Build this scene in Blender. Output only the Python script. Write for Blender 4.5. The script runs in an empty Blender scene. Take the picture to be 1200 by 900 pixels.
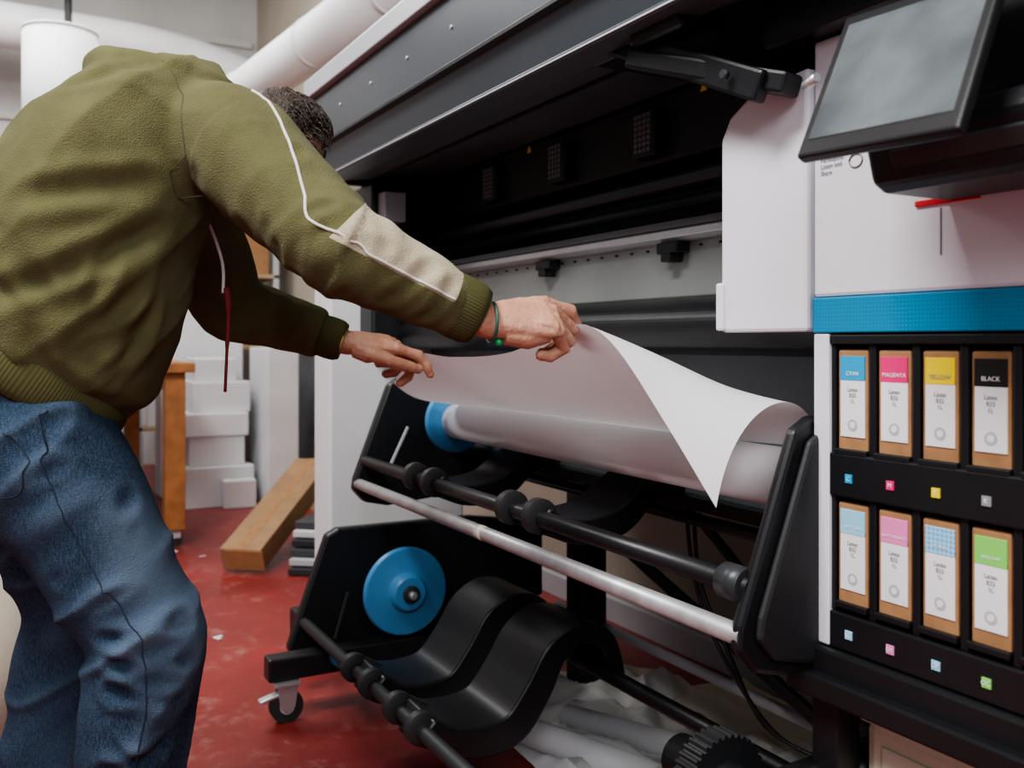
import bpy, bmesh, math, random
from mathutils import Vector, Matrix, noise
from mathutils.bvhtree import BVHTree
random.seed(4)
scene = bpy.context.scene
col = scene.collection

# ---------------------------------------------------------------- helpers
# World: X = along the printer (right +), Y = into the printer, Z up.
# s = distance to the left of the camera along the printer (X = -s)
def V(s, d, z): return Vector((-s, d, z))

def mat(name, c, rough=0.5, metal=0.0, var=0.0, vscale=8.0, bump=0.0, bscale=60.0, spec=0.5, sss=0.0, c2=None, trans=0, coat=0):
    m = bpy.data.materials.new(name); m.use_nodes = True
    nt = m.node_tree; b = nt.nodes['Principled BSDF']
    b.inputs['Base Color'].default_value = (*c, 1)
    b.inputs['Roughness'].default_value = rough
    b.inputs['Metallic'].default_value = metal
    b.inputs['Specular IOR Level'].default_value = spec
    if coat: b.inputs['Coat Weight'].default_value = coat
    if sss:
        b.inputs['Subsurface Weight'].default_value = sss
        b.inputs['Subsurface Radius'].default_value = (0.02, 0.008, 0.004)
        b.inputs['Subsurface Scale'].default_value = 0.5
    tc = nt.nodes.new('ShaderNodeTexCoord')
    if var or c2:
        n = nt.nodes.new('ShaderNodeTexNoise'); n.inputs['Scale'].default_value = vscale; n.inputs['Detail'].default_value = 6
        nt.links.new(tc.outputs['Object'], n.inputs['Vector'])
        r = nt.nodes.new('ShaderNodeValToRGB')
        if c2 is None: c2 = tuple(x*(1-var) for x in c)
        r.color_ramp.elements[0].position = 0.35; r.color_ramp.elements[1].position = 0.65
        r.color_ramp.elements[0].color = (*c2, 1); r.color_ramp.elements[1].color = (*c, 1)
        nt.links.new(n.outputs['Fac'], r.inputs['Fac']); nt.links.new(r.outputs['Color'], b.inputs['Base Color'])
    if bump:
        n2 = nt.nodes.new('ShaderNodeTexNoise'); n2.inputs['Scale'].default_value = bscale; n2.inputs['Detail'].default_value = 5
        nt.links.new(tc.outputs['Object'], n2.inputs['Vector'])
        bp = nt.nodes.new('ShaderNodeBump'); bp.inputs['Strength'].default_value = bump; bp.inputs['Distance'].default_value = 0.01
        nt.links.new(n2.outputs['Fac'], bp.inputs['Height']); nt.links.new(bp.outputs['Normal'], b.inputs['Normal'])
    if trans:
        out = nt.nodes['Material Output']; tr = nt.nodes.new('ShaderNodeBsdfTranslucent'); tr.inputs[0].default_value=(*c,1)
        mx = nt.nodes.new('ShaderNodeMixShader'); mx.inputs[0].default_value = trans
        nt.links.new(b.outputs[0], mx.inputs[1]); nt.links.new(tr.outputs[0], mx.inputs[2]); nt.links.new(mx.outputs[0], out.inputs['Surface'])
    return m

M = {}
M['black'] = mat('black_plastic', (0.011,0.012,0.014), 0.38, var=0.25, vscale=5, bump=0.04, bscale=300)
M['blacksat'] = mat('black_rubber', (0.018,0.019,0.021), 0.55, bump=0.05, bscale=200)
M['char'] = mat('charcoal_panel', (0.045,0.05,0.055), 0.4, metal=0.3, var=0.15, vscale=3)
M['lid'] = mat('lid_metal', (0.085,0.097,0.110), 0.36, metal=0.35, var=0.15, vscale=2)
M['under'] = mat('lid_underside', (0.12,0.13,0.145), 0.42, metal=0.3, var=0.25, vscale=3)
M['greyl'] = mat('light_grey_metal', (0.50,0.52,0.56), 0.4, metal=0.1, var=0.06)
M['colw'] = mat('column_white', (0.72,0.73,0.75), 0.45, var=0.04)
M['steel'] = mat('brushed_steel', (0.62,0.63,0.64), 0.33, metal=0.7, var=0.1, vscale=12)
M['tube'] = mat('steel_tube', (0.50,0.50,0.51), 0.40, metal=0.45, var=0.25, vscale=20)
M['panelm'] = mat('platen_metal', (0.38,0.40,0.39), 0.4, metal=0.4, var=0.15, vscale=4)
M['white'] = mat('white_plastic', (0.72,0.73,0.79), 0.4, var=0.03, vscale=3)
M['blue'] = mat('blue_hub', (0.06,0.25,0.50), 0.38, var=0.08)
M['cyan'] = mat('cyan', (0.0,0.33,0.62), 0.5)
M['mag'] = mat('magenta', (0.75,0.02,0.18), 0.5)
M['yel'] = mat('yellow', (0.85,0.66,0.0), 0.5)
M['blk'] = mat('label_black', (0.01,0.01,0.01), 0.5)
M['lcyan'] = mat('light_cyan', (0.30,0.62,0.80), 0.5)
M['lmag'] = mat('light_magenta', (0.78,0.22,0.50), 0.5)
M['grn'] = mat('green', (0.22,0.62,0.12), 0.5)
M['red'] = mat('red_mark', (0.6,0.02,0.03), 0.4)
M['label'] = mat('label_white', (0.78,0.78,0.80), 0.5)
M['kraft'] = mat('kraft_card', (0.36,0.19,0.085), 0.8, var=0.2, vscale=30, bump=0.1)
M['card'] = mat('cardboard', (0.33,0.20,0.105), 0.85, var=0.2, vscale=10, bump=0.1)
M['grey'] = mat('grey_print', (0.25,0.25,0.27), 0.6)
M['paper'] = mat('paper', (0.80,0.79,0.79), 0.55, var=0.02, vscale=2)
M['sheet'] = mat('paper_sheet', (0.90,0.90,0.915), 0.55, trans=0.27)
M['wallw'] = mat('painted_wall', (0.60,0.60,0.585), 0.85, var=0.18, vscale=1.3, bump=0.3, bscale=12)
M['wallb'] = mat('beige_wall', (0.44,0.39,0.32), 0.85, var=0.12, vscale=2, bump=0.1)
M['cream'] = mat('cream_plastic', (0.72,0.70,0.56), 0.35, var=0.05)
M['wood'] = mat('orange_wood', (0.42,0.18,0.06), 0.5, var=0.3, vscale=14)
M['ply'] = mat('pale_wood', (0.45,0.33,0.2), 0.7, var=0.2)
M['duct'] = mat('white_duct', (0.78,0.79,0.80), 0.5, var=0.08, vscale=3)
M['foam'] = mat('white_box', (0.66,0.67,0.69), 0.7, var=0.12, vscale=3)
M['skin'] = mat('skin', (0.58,0.32,0.22), 0.5, c2=(0.47,0.225,0.145), vscale=22, bump=0.3, bscale=90, sss=0.10)
M['hair'] = mat('hair', (0.045,0.028,0.018), 0.55, var=0.5, vscale=60, bump=0.8, bscale=150)
M['rib'] = mat('ribbed_knit', (0.095,0.093,0.042), 0.95, var=0.15, spec=0.05)
M['pipe'] = mat('piping', (0.62,0.60,0.56), 0.8)
M['seam'] = mat('seam_thread', (0.06,0.058,0.026), 0.9)
M['stitch'] = mat('denim_seam', (0.015,0.025,0.045), 0.9)
M['cordr'] = mat('red_cord', (0.16,0.01,0.015), 0.7)
M['rubber'] = mat('rubber_wheel', (0.03,0.03,0.03), 0.6)
M['shoe'] = mat('shoe', (0.5,0.5,0.5), 0.6)
M['yb'] = mat('yellow_band', (0.6,0.5,0.15), 0.5)
M['tb'] = mat('teal_band', (0.03,0.12,0.10), 0.5)
M['gb'] = mat('green_bead', (0.02,0.4,0.12), 0.3)
M['eye'] = mat('eye_white', (0.7,0.68,0.65), 0.2)
M['glass'] = mat('screen_glass', (0.14,0.165,0.175), 0.14, c2=(0.05,0.062,0.07), vscale=6, coat=0.7)

def floor_mat():
    m = mat('red_floor', (0.29,0.030,0.026), 0.40, c2=(0.19,0.022,0.020), vscale=2.2, bump=0.12, bscale=30, coat=0.06)
    nt = m.node_tree; b = nt.nodes['Principled BSDF']
    tc = nt.nodes.new('ShaderNodeTexCoord')
    for sc,p0,p1,c in ((9,0.54,0.68,(0.38,0.19,0.16,1)),(2.0,0.58,0.75,(0.15,0.05,0.045,1)),(40,0.64,0.70,(0.6,0.5,0.46,1))):
        n = nt.nodes.new('ShaderNodeTexNoise'); n.inputs['Scale'].default_value = sc; n.inputs['Detail'].default_value = 10; n.inputs['Roughness'].default_value=0.75
        nt.links.new(tc.outputs['Object'], n.inputs['Vector'])
        r = nt.nodes.new('ShaderNodeValToRGB'); r.color_ramp.elements[0].position=p0; r.color_ramp.elements[1].position=p1
        r.color_ramp.elements[0].color=(0,0,0,1); r.color_ramp.elements[1].color=(0.65,0.65,0.65,1)
        nt.links.new(n.outputs['Fac'], r.inputs['Fac'])
        mx = nt.nodes.new('ShaderNodeMixRGB'); mx.inputs[2].default_value=c
        src = b.inputs['Base Color'].links[0].from_socket
        nt.links.new(r.outputs['Color'], mx.inputs[0]); nt.links.new(src, mx.inputs[1]); nt.links.new(mx.outputs[0], b.inputs['Base Color'])
    return m
M['floor'] = floor_mat()

def halftone(name, ca, cb, scale):
    m = mat(name, ca, 0.4); nt = m.node_tree; b = nt.nodes['Principled BSDF']
    tc = nt.nodes.new('ShaderNodeTexCoord'); v = nt.nodes.new('ShaderNodeTexVoronoi'); v.inputs['Scale'].default_value = scale
    v.inputs['Randomness'].default_value = 0.0
    nt.links.new(tc.outputs['Object'], v.inputs['Vector'])
    r = nt.nodes.new('ShaderNodeValToRGB'); r.color_ramp.elements[0].position=0.3; r.color_ramp.elements[1].position=0.45
    r.color_ramp.elements[0].color=(*ca,1); r.color_ramp.elements[1].color=(*cb,1)
    nt.links.new(v.outputs['Distance'], r.inputs['Fac']); nt.links.new(r.outputs['Color'], b.inputs['Base Color'])
    return m
M['stripe'] = halftone('blue_halftone', (0.03,0.30,0.50), (0.0,0.21,0.40), 170)
M['opt'] = halftone('optimizer_halftone', (0.12,0.42,0.70), (0.35,0.62,0.82), 150)

def jacket_mat():
    m = mat('olive_sweatshirt', (0.132,0.129,0.062), 1.0, c2=(0.108,0.105,0.050), vscale=14, bump=0.45, bscale=420, spec=0.03)
    nt = m.node_tree; b = nt.nodes['Principled BSDF']
    b.inputs['Sheen Weight'].default_value = 0.06
    a = nt.nodes.new('ShaderNodeAttribute'); a.attribute_name = 'panel'
    g = nt.nodes.new('ShaderNodeMath'); g.operation='GREATER_THAN'; g.inputs[1].default_value=0.0
    nt.links.new(a.outputs['Fac'], g.inputs[0])
    mx = nt.nodes.new('ShaderNodeMixRGB'); mx.inputs[2].default_value=(0.46,0.405,0.29,1)
    src = b.inputs['Base Color'].links[0].from_socket
    nt.links.new(g.outputs[0], mx.inputs[0]); nt.links.new(src, mx.inputs[1]); nt.links.new(mx.outputs[0], b.inputs['Base Color'])
    return m
M['jacket'] = jacket_mat()
def denim_mat():
    m = mat('denim', (0.036,0.068,0.115), 0.95, c2=(0.013,0.027,0.052), vscale=4.0, bump=0.5, bscale=500, spec=0.1)
    nt = m.node_tree; b = nt.nodes['Principled BSDF']
    tc = nt.nodes.new('ShaderNodeTexCoord')
    mp = nt.nodes.new('ShaderNodeMapping'); mp.inputs['Scale'].default_value=(1,1,0.25)
    n = nt.nodes.new('ShaderNodeTexNoise'); n.inputs['Scale'].default_value=420; n.inputs['Detail'].default_value=2
    nt.links.new(tc.outputs['Object'], mp.inputs[0]); nt.links.new(mp.outputs[0], n.inputs['Vector'])
    r = nt.nodes.new('ShaderNodeValToRGB'); r.color_ramp.elements[0].position=0.40; r.color_ramp.elements[1].position=0.80
    r.color_ramp.elements[0].color=(0,0,0,1); r.color_ramp.elements[1].color=(0.40,0.40,0.40,1)
    nt.links.new(n.outputs['Fac'], r.inputs['Fac'])
    mx = nt.nodes.new('ShaderNodeMixRGB'); mx.inputs[2].default_value=(0.15,0.19,0.25,1)
    src = b.inputs['Base Color'].links[0].from_socket
    nt.links.new(r.outputs['Color'], mx.inputs[0]); nt.links.new(src, mx.inputs[1])
    # worn, faded crease ridges stored per vertex
    a = nt.nodes.new('ShaderNodeAttribute'); a.attribute_name='fade'
    mx2 = nt.nodes.new('ShaderNodeMixRGB'); mx2.inputs[2].default_value=(0.13,0.18,0.25,1)
    nt.links.new(a.outputs['Fac'], mx2.inputs[0]); nt.links.new(mx.outputs[0], mx2.inputs[1])
    nt.links.new(mx2.outputs[0], b.inputs['Base Color'])
    return m
M['denim'] = denim_mat()

class Group:
    def __init__(self, name, loc):
        self.e = bpy.data.objects.new(name, None); self.e.location = loc
        self.e.empty_display_size = 0.1
        col.objects.link(self.e)
    def add(self, o):
        o.parent = self.e
        o.matrix_parent_inverse = Matrix.Translation(-self.e.location)
        return o

def mk(name, verts, faces, m, g=None, smooth=False):
    me = bpy.data.meshes.new(name); me.from_pydata([tuple(v) for v in verts], [], faces)
    bm = bmesh.new(); bm.from_mesh(me); bmesh.ops.recalc_face_normals(bm, faces=bm.faces); bm.to_mesh(me); bm.free()
    return finish(name, me, m, g, smooth)

def finish(name, me, m, g=None, smooth=False, autosm=False):
    if smooth:
        for p in me.polygons: p.use_smooth = True
    if m: me.materials.append(m)
    if g is None:
        c = Vector((0,0,0))
        for v in me.vertices: c += v.co
        c /= max(1, len(me.vertices))
        me.transform(Matrix.Translation(-c))
        o = bpy.data.objects.new(name, me); o.location = c
    else:
        o = bpy.data.objects.new(name, me)
    col.objects.link(o)
    if g: g.add(o)
    return o

def bevel_me(me, w, seg=2, ang=30):
    bm = bmesh.new(); bm.from_mesh(me)
    bmesh.ops.recalc_face_normals(bm, faces=bm.faces)
    ed = [e for e in bm.edges if len(e.link_faces)==2 and e.calc_face_angle(0) > math.radians(ang)]
    if w>0: bmesh.ops.bevel(bm, geom=ed, offset=w, segments=seg, affect='EDGES', profile=0.5, clamp_overlap=True)
    bm.to_mesh(me); bm.free()

BF=[(0,1,3,2),(4,6,7,5),(0,4,5,1),(2,3,7,6),(0,2,6,4),(1,5,7,3)]
def box(name, s0,s1,d0,d1,z0,z1, m, g=None, bev=0.003):
    vs = [V(s,d,z) for s in (s0,s1) for d in (d0,d1) for z in (z0,z1)]
    me = bpy.data.meshes.new(name); me.from_pydata([tuple(v) for v in vs], [], BF)
    bevel_me(me, bev)
    return finish(name, me, m, g)

def prismS(name, prof, s0, s1, m, g=None, bev=0.003, smooth=False):
    """profile in (d,z) extruded along the printer axis"""
    n = len(prof)
    vs = [V(s0,d,z) for d,z in prof] + [V(s1,d,z) for d,z in prof]
    fs = [tuple(range(n)), tuple(range(2*n-1, n-1, -1))] + [(i,(i+1)%n,n+(i+1)%n,n+i) for i in range(n)]
    me = bpy.data.meshes.new(name); me.from_pydata([tuple(v) for v in vs], [], fs)
    bevel_me(me, bev)
    return finish(name, me, m, g, smooth)

def prismD(name, prof, d0, d1, m, g=None, bev=0.003):
    """profile in (s,z) extruded in depth"""
    n = len(prof)
    vs = [V(s,d0,z) for s,z in prof] + [V(s,d1,z) for s,z in prof]
    fs = [tuple(range(n)), tuple(range(2*n-1, n-1, -1))] + [(i,(i+1)%n,n+(i+1)%n,n+i) for i in range(n)]
    me = bpy.data.meshes.new(name); me.from_pydata([tuple(v) for v in vs], [], fs)
    bevel_me(me, bev)
    return finish(name, me, m, g)

def obox(name, p0, p1, w, h, m, g=None, bev=0.003, up=Vector((0,0,1))):
    a = (p1-p0).normalized(); x = a.cross(up).normalized(); y = x.cross(a).normalized()
    vs = []
    for p in (p0,p1):
        for i in (-1,1):
            for j in (-1,1): vs.append(p + x*i*w/2 + y*j*h/2)
    me = bpy.data.meshes.new(name); me.from_pydata([tuple(v) for v in vs], [], BF)
    bevel_me(me, bev)
    return finish(name, me, m, g)

def tube_geo(pts, rads, seg=20, ref=None, closed=False):
    pts = [Vector(p) for p in pts]; n = len(pts)
    vs=[]; fs=[]
    prev = None
    for i,p in enumerate(pts):
        if i==0: t=(pts[1]-p)
        elif i==n-1: t=(p-pts[i-1])
        else: t=(pts[i+1]-p).normalized()+(p-pts[i-1]).normalized()
        t.normalize()
        if ref is not None: x = (ref - t*ref.dot(t)).normalized()
        elif prev is None:
            r0 = Vector((0,0,1)) if abs(t.z)<0.9 else Vector((1,0,0))
            x = (r0 - t*r0.dot(t)).normalized()
        else: x = (prev - t*prev.dot(t)).normalized()
        prev = x; y = t.cross(x)
        r = rads[i] if isinstance(rads,(list,tuple)) else rads
        rx,ry = r if isinstance(r,(tuple,list)) else (r,r)
        for k in range(seg):
            a = 2*math.pi*k/seg
            vs.append(p + x*math.cos(a)*rx + y*math.sin(a)*ry)
    for i in range(n-1):
        for k in range(seg):
            k2=(k+1)%seg
            fs.append((i*seg+k,i*seg+k2,(i+1)*seg+k2,(i+1)*seg+k))
    fs.append(tuple(range(seg-1,-1,-1))); fs.append(tuple(range((n-1)*seg,n*seg)))
    return vs, fs

def smoothpts(pts, k=6):
    P=[tuple(p) for p in pts]; out=[]
    for i in range(len(P)-1):
        p0=P[max(i-1,0)];p1=P[i];p2=P[i+1];p3=P[min(i+2,len(P)-1)]
        for j in range(k):
            t=j/k
            out.append(tuple(0.5*((2*b)+(-a+c)*t+(2*a-5*b+4*c-d)*t*t+(-a+3*b-3*c+d)*t**3) for a,b,c,d in zip(p0,p1,p2,p3)))
    out.append(P[-1]); return out

def tube(name, pts, rads, m, g=None, seg=20, ref=None, edge_smooth=True):
    vs,fs = tube_geo(pts, rads, seg, ref)
    o = mk(name, vs, fs, m, g)
    for p in o.data.polygons:
        p.use_smooth = len(p.vertices)==4
    return o

def revolve(name, c, axis, prof, m, g=None, seg=40):
    axis = axis.normalized()
    r0 = Vector((0,0,1)) if abs(axis.z)<0.9 else Vector((1,0,0))
    x=(r0-axis*r0.dot(axis)).normalized(); y=axis.cross(x)
    vs=[];fs=[]
    for a,r in prof:
        for k in range(seg):
            t=2*math.pi*k/seg
            vs.append(c+axis*a+(x*math.cos(t)+y*math.sin(t))*r)
    n=len(prof)
    for i in range(n-1):
        for k in range(seg):
            k2=(k+1)%seg; fs.append((i*seg+k,i*seg+k2,(i+1)*seg+k2,(i+1)*seg+k))
    fs.append(tuple(range(seg))); fs.append(tuple(range((n-1)*seg,n*seg)))
    o=mk(name,vs,fs,m,g)
    for p in o.data.polygons: p.use_smooth = len(p.vertices)==4
    o.data.set_sharp_from_angle(angle=math.radians(35))
    return o

def text(name, s, body, d, z, size, m, g, align='CENTER'):
    cu = bpy.data.curves.new(name,'FONT'); cu.body=body; cu.size=size; cu.align_x=align; cu.align_y='CENTER'; cu.extrude=0.0002
    o = bpy.data.objects.new(name, cu); col.objects.link(o)
    me = bpy.data.meshes.new_from_object(o); bpy.data.objects.remove(o)
    me.transform(Matrix.Translation(V(s,d,z)) @ Matrix.Rotation(math.radians(90),4,'X'))
    return finish(name, me, m, g)

def fuse(name, geos, voxel, it=4, fac=0.5):
    vs=[];fs=[]
    for v,f in geos:
        b=len(vs); vs+= [tuple(x) for x in v]; fs += [tuple(i+b for i in q) for q in f]
    me = bpy.data.meshes.new(name); me.from_pydata(vs,[],fs)
    bm=bmesh.new(); bm.from_mesh(me); bmesh.ops.recalc_face_normals(bm, faces=bm.faces); bm.to_mesh(me); bm.free()
    o = bpy.data.objects.new(name+'_tmp', me); col.objects.link(o)
    md=o.modifiers.new('r','REMESH'); md.mode='VOXEL'; md.voxel_size=voxel; md.use_smooth_shade=True
    sm=o.modifiers.new('s','SMOOTH'); sm.iterations=it; sm.factor=fac
    dg=bpy.context.evaluated_depsgraph_get(); dg.update()
    me2=bpy.data.meshes.new_from_object(o.evaluated_get(dg)); bpy.data.objects.remove(o)
    me2.name=name
    for p in me2.polygons: p.use_smooth=True
    return me2

# ---------------------------------------------------------------- room
box('floor', -4, 9, -4, 2.2, -0.1, 0.0, M['floor'], bev=0)
box('wall_back', -4, 9, 2.05, 2.2, 0.0, 4.2, M['wallb'], bev=0)
box('wall_left', 8.6, 8.8, -4, 2.05, 0.0, 4.2, M['wallw'], bev=0)
box('ceiling', -4, 9, -4, 2.2, 4.2, 4.3, M['wallw'], bev=0)
box('baseboard_back', -4, 8.6, 2.025, 2.05, 0.0, 0.09, M['greyl'], bev=0.003)

# ---------------------------------------------------------------- printer
P = Group('large_format_printer', V(1.9,1.4,0))
box('cabinet_body', 0.25,1.04, 1.30,1.85, 0.60,1.50, M['char'], P)
box('cabinet_front_panel', 0.25,1.047, 1.10,1.30, 1.127,1.52, M['white'], P, 0.006)
box('blue_stripe', 0.25,1.047, 1.098,1.30, 1.073,1.1265, M['stripe'], P, 0.002)
box('ink_bay_side_trim', 1.016,1.047, 1.10,1.30, 0.60,1.072, M['white'], P, 0.003)
box('ink_bay_back', 0.25,1.016, 1.28,1.30, 0.60,1.07, M['black'], P, 0)
box('ink_bay_top', 0.25,1.016, 1.10,1.28, 1.056,1.07, M['black'], P, 0.002)
box('ink_bay_shelf_1', 0.25,1.016, 1.10,1.28, 0.828,0.893, M['black'], P, 0.003)
box('ink_bay_shelf_2', 0.25,1.016, 1.10,1.28, 0.600,0.655, M['black'], P, 0.003)
for i in range(9):
    s = 0.978+0.03675-0.0735*i
    box('ink_bay_divider_%d'%i, s-0.006,s+0.006, 1.106,1.28, 0.655,1.056, M['black'], P, 0.002)
inks = [[('CYAN','cyan','C'),('MAGENTA','mag','M'),('YELLOW','yel','Y'),('BLACK','blk','K')],
        [('LIGHT CYAN','lcyan','LC'),('LIGHT MAGENTA','lmag','LM'),('OPTIMIZER','opt','OP'),('OVERCOAT','grn','OC')]]
k=0
for r,row in enumerate(inks):
    z1 = 1.048 if r==0 else 0.820
    z0 = z1-0.152
    for i in range(8):
        nm,cm,ab = row[i%4]
        s = 0.978-0.0735*i; k+=1
        if s < 0.3: continue
        G = 'ink_cartridge_%d_'%k
        box(G+'carton', s-0.028,s+0.028, 1.108,1.27, z0,z1, M['kraft'], P, 0.004)
        box(G+'label', s-0.023,s+0.022, 1.1065,1.1085, z0+0.022,z1-0.040, M['label'], P, 0.0005)
        box(G+'colour_band', s-0.023,s+0.022, 1.1060,1.1085, z1-0.046,z1-0.010, M[cm], P, 0.0005)
        text(G+'name', s-0.001, nm, 1.1055, z1-0.036, 0.0085 if len(nm)<8 else 0.0052, M['label'] if cm!='yel' else M['grey'], P)
        text(G+'size_text', s-0.001, 'Latex\n832\n1L', 1.106, z1-0.068, 0.0085, M['grey'], P)
        revolve(G+'seal', V(s-0.001,1.1065,z0+0.040), Vector((0,-1,0)), [(0,0.009),(0.0004,0.009)], M['greyl'], P, 20)
        revolve(G+'seal_inner', V(s-0.001,1.1060,z0+0.040), Vector((0,-1,0)), [(0,0.005),(0.0004,0.005)], M['label'], P, 16)
        box(G+'tray_lip', s-0.030,s+0.030, 1.100,1.112, z0-0.006,z0+0.004, M['black'], P, 0.002)
        zl = 0.857 if r==0 else 0.626
        box(G+'slot_mark', s-0.0065,s+0.0065, 1.098,1.1005, zl-0.0065,zl+0.0065, M[cm] if cm!='blk' else M['grey'], P, 0.0005)
        text(G+'slot_letter', s, ab, 1.0975, zl, 0.009, M['label'], P)
prismD('wing_panel', [(1.05,1.075),(1.05,1.482),(1.10,1.478),(1.185,1.462),(1.225,1.44),(1.247,1.405),(1.247,1.075)], 1.09,1.13, M['white'], P, 0.006)
box('wing_panel_side', 1.05,1.075, 1.13,1.60, 1.075,1.47, M['greyl'], P)
box('wing_slot', 1.235,1.256, 1.085,1.16, 1.078,1.16, M['white'], P, 0.004)
box('red_accent', 0.766,0.862, 1.096,1.101, 1.243,1.251, M['red'], P, 0.001)
box('panel_seam', 0.8225,0.8245, 1.0985,1.101, 1.175,1.238, M['grey'], P, 0)
text('panel_text', 1.032, 'Participate,\nListen and\nShare', 1.0990, 1.325, 0.010, M['grey'], P, 'LEFT')
tube('panel_icon', [V(0.965+0.012*math.cos(a),1.099,1.325+0.010*math.sin(a)) for a in [i*0.42 for i in range(16)]], 0.0012, M['grey'], P, 6)
prismS('screen_bracket', [(1.10,1.345),(0.955,1.335),(0.94,1.31),(0.955,1.255),(0.975,1.245),(1.10,1.245)], 0.40,0.815, M['black'], P, 0.008)
prismS('bracket_handle_slot', [(0.944,1.292),(0.940,1.288),(0.950,1.268),(0.954,1.272)], 0.60,0.775, M['char'], P, 0.001)
box('bracket_upper', 0.45,0.78, 1.0,1.10, 1.34,1.50, M['black'], P, 0.01)
# tablet
bl=V(0.838,0.85,1.284); br=V(0.615,0.85,1.276); tl=V(0.860,0.955,1.466)
ux=(br-bl).normalized(); uy=(tl-bl).normalized(); un=ux.cross(uy).normalized()
if un.y>0: un=-un
def slab(name,x0,x1,y0,y1,n0,n1,m,bev):
    vs=[bl+ux*x+uy*y+un*n for x in (x0,x1) for y in (y0,y1) for n in (n0,n1)]
    me=bpy.data.meshes.new(name); me.from_pydata([tuple(v) for v in vs],[],BF)
    bevel_me(me,bev); return finish(name,me,m,P)
slab('touchscreen_body',0,0.222,0,0.228,-0.016,0,M['black'],0.004)
slab('touchscreen_glass',0.012,0.210,0.024,0.210,-0.001,0.0012,M['glass'],0.0008)
tube('touchscreen_hinge',[V(0.86,0.91,1.395),V(0.885,0.915,1.390)],0.006,M['steel'],P)
tube('touchscreen_arm',[V(0.72,0.91,1.37),V(0.72,1.03,1.33)],0.03,M['black'],P)
box('cabinet_base', 0.2,1.06, 1.09,1.80, 0.545,0.598, M['black'], P, 0.006)
box('base_lip', 0.2,1.075, 1.07,1.12, 0.525,0.56, M['black'], P, 0.004)
for i,(s,d) in enumerate([(1.03,1.13),(1.03,1.7),(0.3,1.13),(0.3,1.7)]):
    box('cabinet_leg_%d'%i, s-0.025,s+0.025, d-0.025,d+0.025, 0.0,0.55, M['black'], P)
box('rear_body', 1.04,3.15, 1.50,1.85, 0.68,1.72, M['black'], P)
box('lower_front_panel', 1.04,3.1, 1.36,1.50, 0.69,1.10, M['under'], P)
box('lower_front_panel_lip', 1.04,3.1, 1.33,1.37, 0.69,0.72, M['black'], P)
box('platen_face', 1.25,3.0, 1.30,1.50, 1.155,1.277, M['panelm'], P, 0.004)
prismS('platen_rail', [(1.265,1.285),(1.265,1.300),(1.28,1.322),(1.50,1.335),(1.50,1.275),(1.275,1.275)], 1.25,2.95, M['steel'], P, 0.002)
box('platen_rail_groove', 1.25,2.95, 1.262,1.27, 1.300,1.303, M['black'], P, 0)
for i in range(26):
    s=1.3+i*0.062
    box('platen_screw_%d'%i, s-0.004,s+0.004,1.297,1.301,1.262,1.267,M['black'],P,0)
for i,s in enumerate([1.62,2.15]):
    box('platen_clip_%d'%i, s-0.035,s+0.035,1.262,1.30,1.250,1.274,M['black'],P,0.003)
    box('platen_clip_tab_%d'%i, s-0.012,s+0.02,1.262,1.30,1.232,1.252,M['black'],P,0.003)
gp=[(1.30,1.155),(1.26,1.15),(1.215,1.13),(1.195,1.10),(1.20,1.065),(1.235,1.04),(1.36,1.03),(1.50,1.03),(1.50,1.155)]
prismS('paper_guide', smoothpts(gp[:7],5)+gp[7:], 1.10,3.0, M['black'], P, 0, False)
# interior
box('interior_back', 1.04,3.1,1.485,1.50,1.27,1.72,M['black'],P)
box('carriage_beam', 1.04,3.05,1.37,1.50,1.48,1.64,M['blacksat'],P,0.008)
box('carriage_rail', 1.04,3.05,1.33,1.40,1.405,1.44,M['char'],P,0.01)
tube('carriage_rod',[V(1.04,1.36,1.375),V(3.05,1.36,1.375)],0.014,M['char'],P)
M['vent']=mat('vent_grey',(0.16,0.165,0.175),0.5)
for i,s in enumerate([2.6,2.2,1.80,1.4]):
    box('vent_housing_%d'%i, s-0.045,s+0.045,1.335,1.38,1.495,1.605,M['blacksat'],P,0.006)
    for j in range(7):
        for q in range(4):
            zz=1.507+j*0.0135; ss=s-0.03+q*0.0165
            box('vent_slat_%d_%d_%d'%(i,j,q), ss,ss+0.012,1.331,1.337,zz,zz+0.009,M['vent'],P,0)
for i,(s) in enumerate([1.62,2.4]):
    prismD('warning_label_%d'%i, [(s-0.012,1.615),(s+0.012,1.615),(s,1.636)],1.366,1.3695,M['yel'],P,0)
# lid
prismS('lid', [(0.92,1.867),(0.92,1.70),(0.932,1.69),(0.955,1.612),(0.97,1.597),(1.00,1.597),(1.0,1.625),(1.33,1.68),(1.50,1.69),(1.60,1.9),(1.0,1.94)], 0.5,3.1, M['lid'], P, 0.004)
prismS('lid_underside', [(0.99,1.598),(0.99,1.622),(1.33,1.675),(1.36,1.675),(1.36,1.64),(1.33,1.64)], 0.7,3.05, M['under'], P, 0.003)
prismS('lid_lip', [(0.93,1.605),(0.93,1.592),(1.0,1.588),(1.0,1.60)], 0.5,3.1, M['lid'], P, 0.002)
prismS('lid_lip_edge', [(0.927,1.598),(0.927,1.595),(0.934,1.595),(0.934,1.598)], 0.5,3.1, M['greyl'], P, 0)
prismS('lid_trim', [(0.912,1.705),(0.912,1.695),(0.93,1.690),(0.93,1.705)], 0.5,3.1, M['black'], P, 0.001)
prismS('lid_underside_seam', [(1.10,1.612),(1.10,1.607),(1.115,1.608),(1.115,1.616)], 0.7,3.05, M['black'], P, 0)
prismS('lid_top_rail', [(0.90,1.872),(0.90,1.93),(0.915,1.945),(0.97,1.945),(0.97,1.872)], 0.5,3.12, M['greyl'], P, 0.004)
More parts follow.
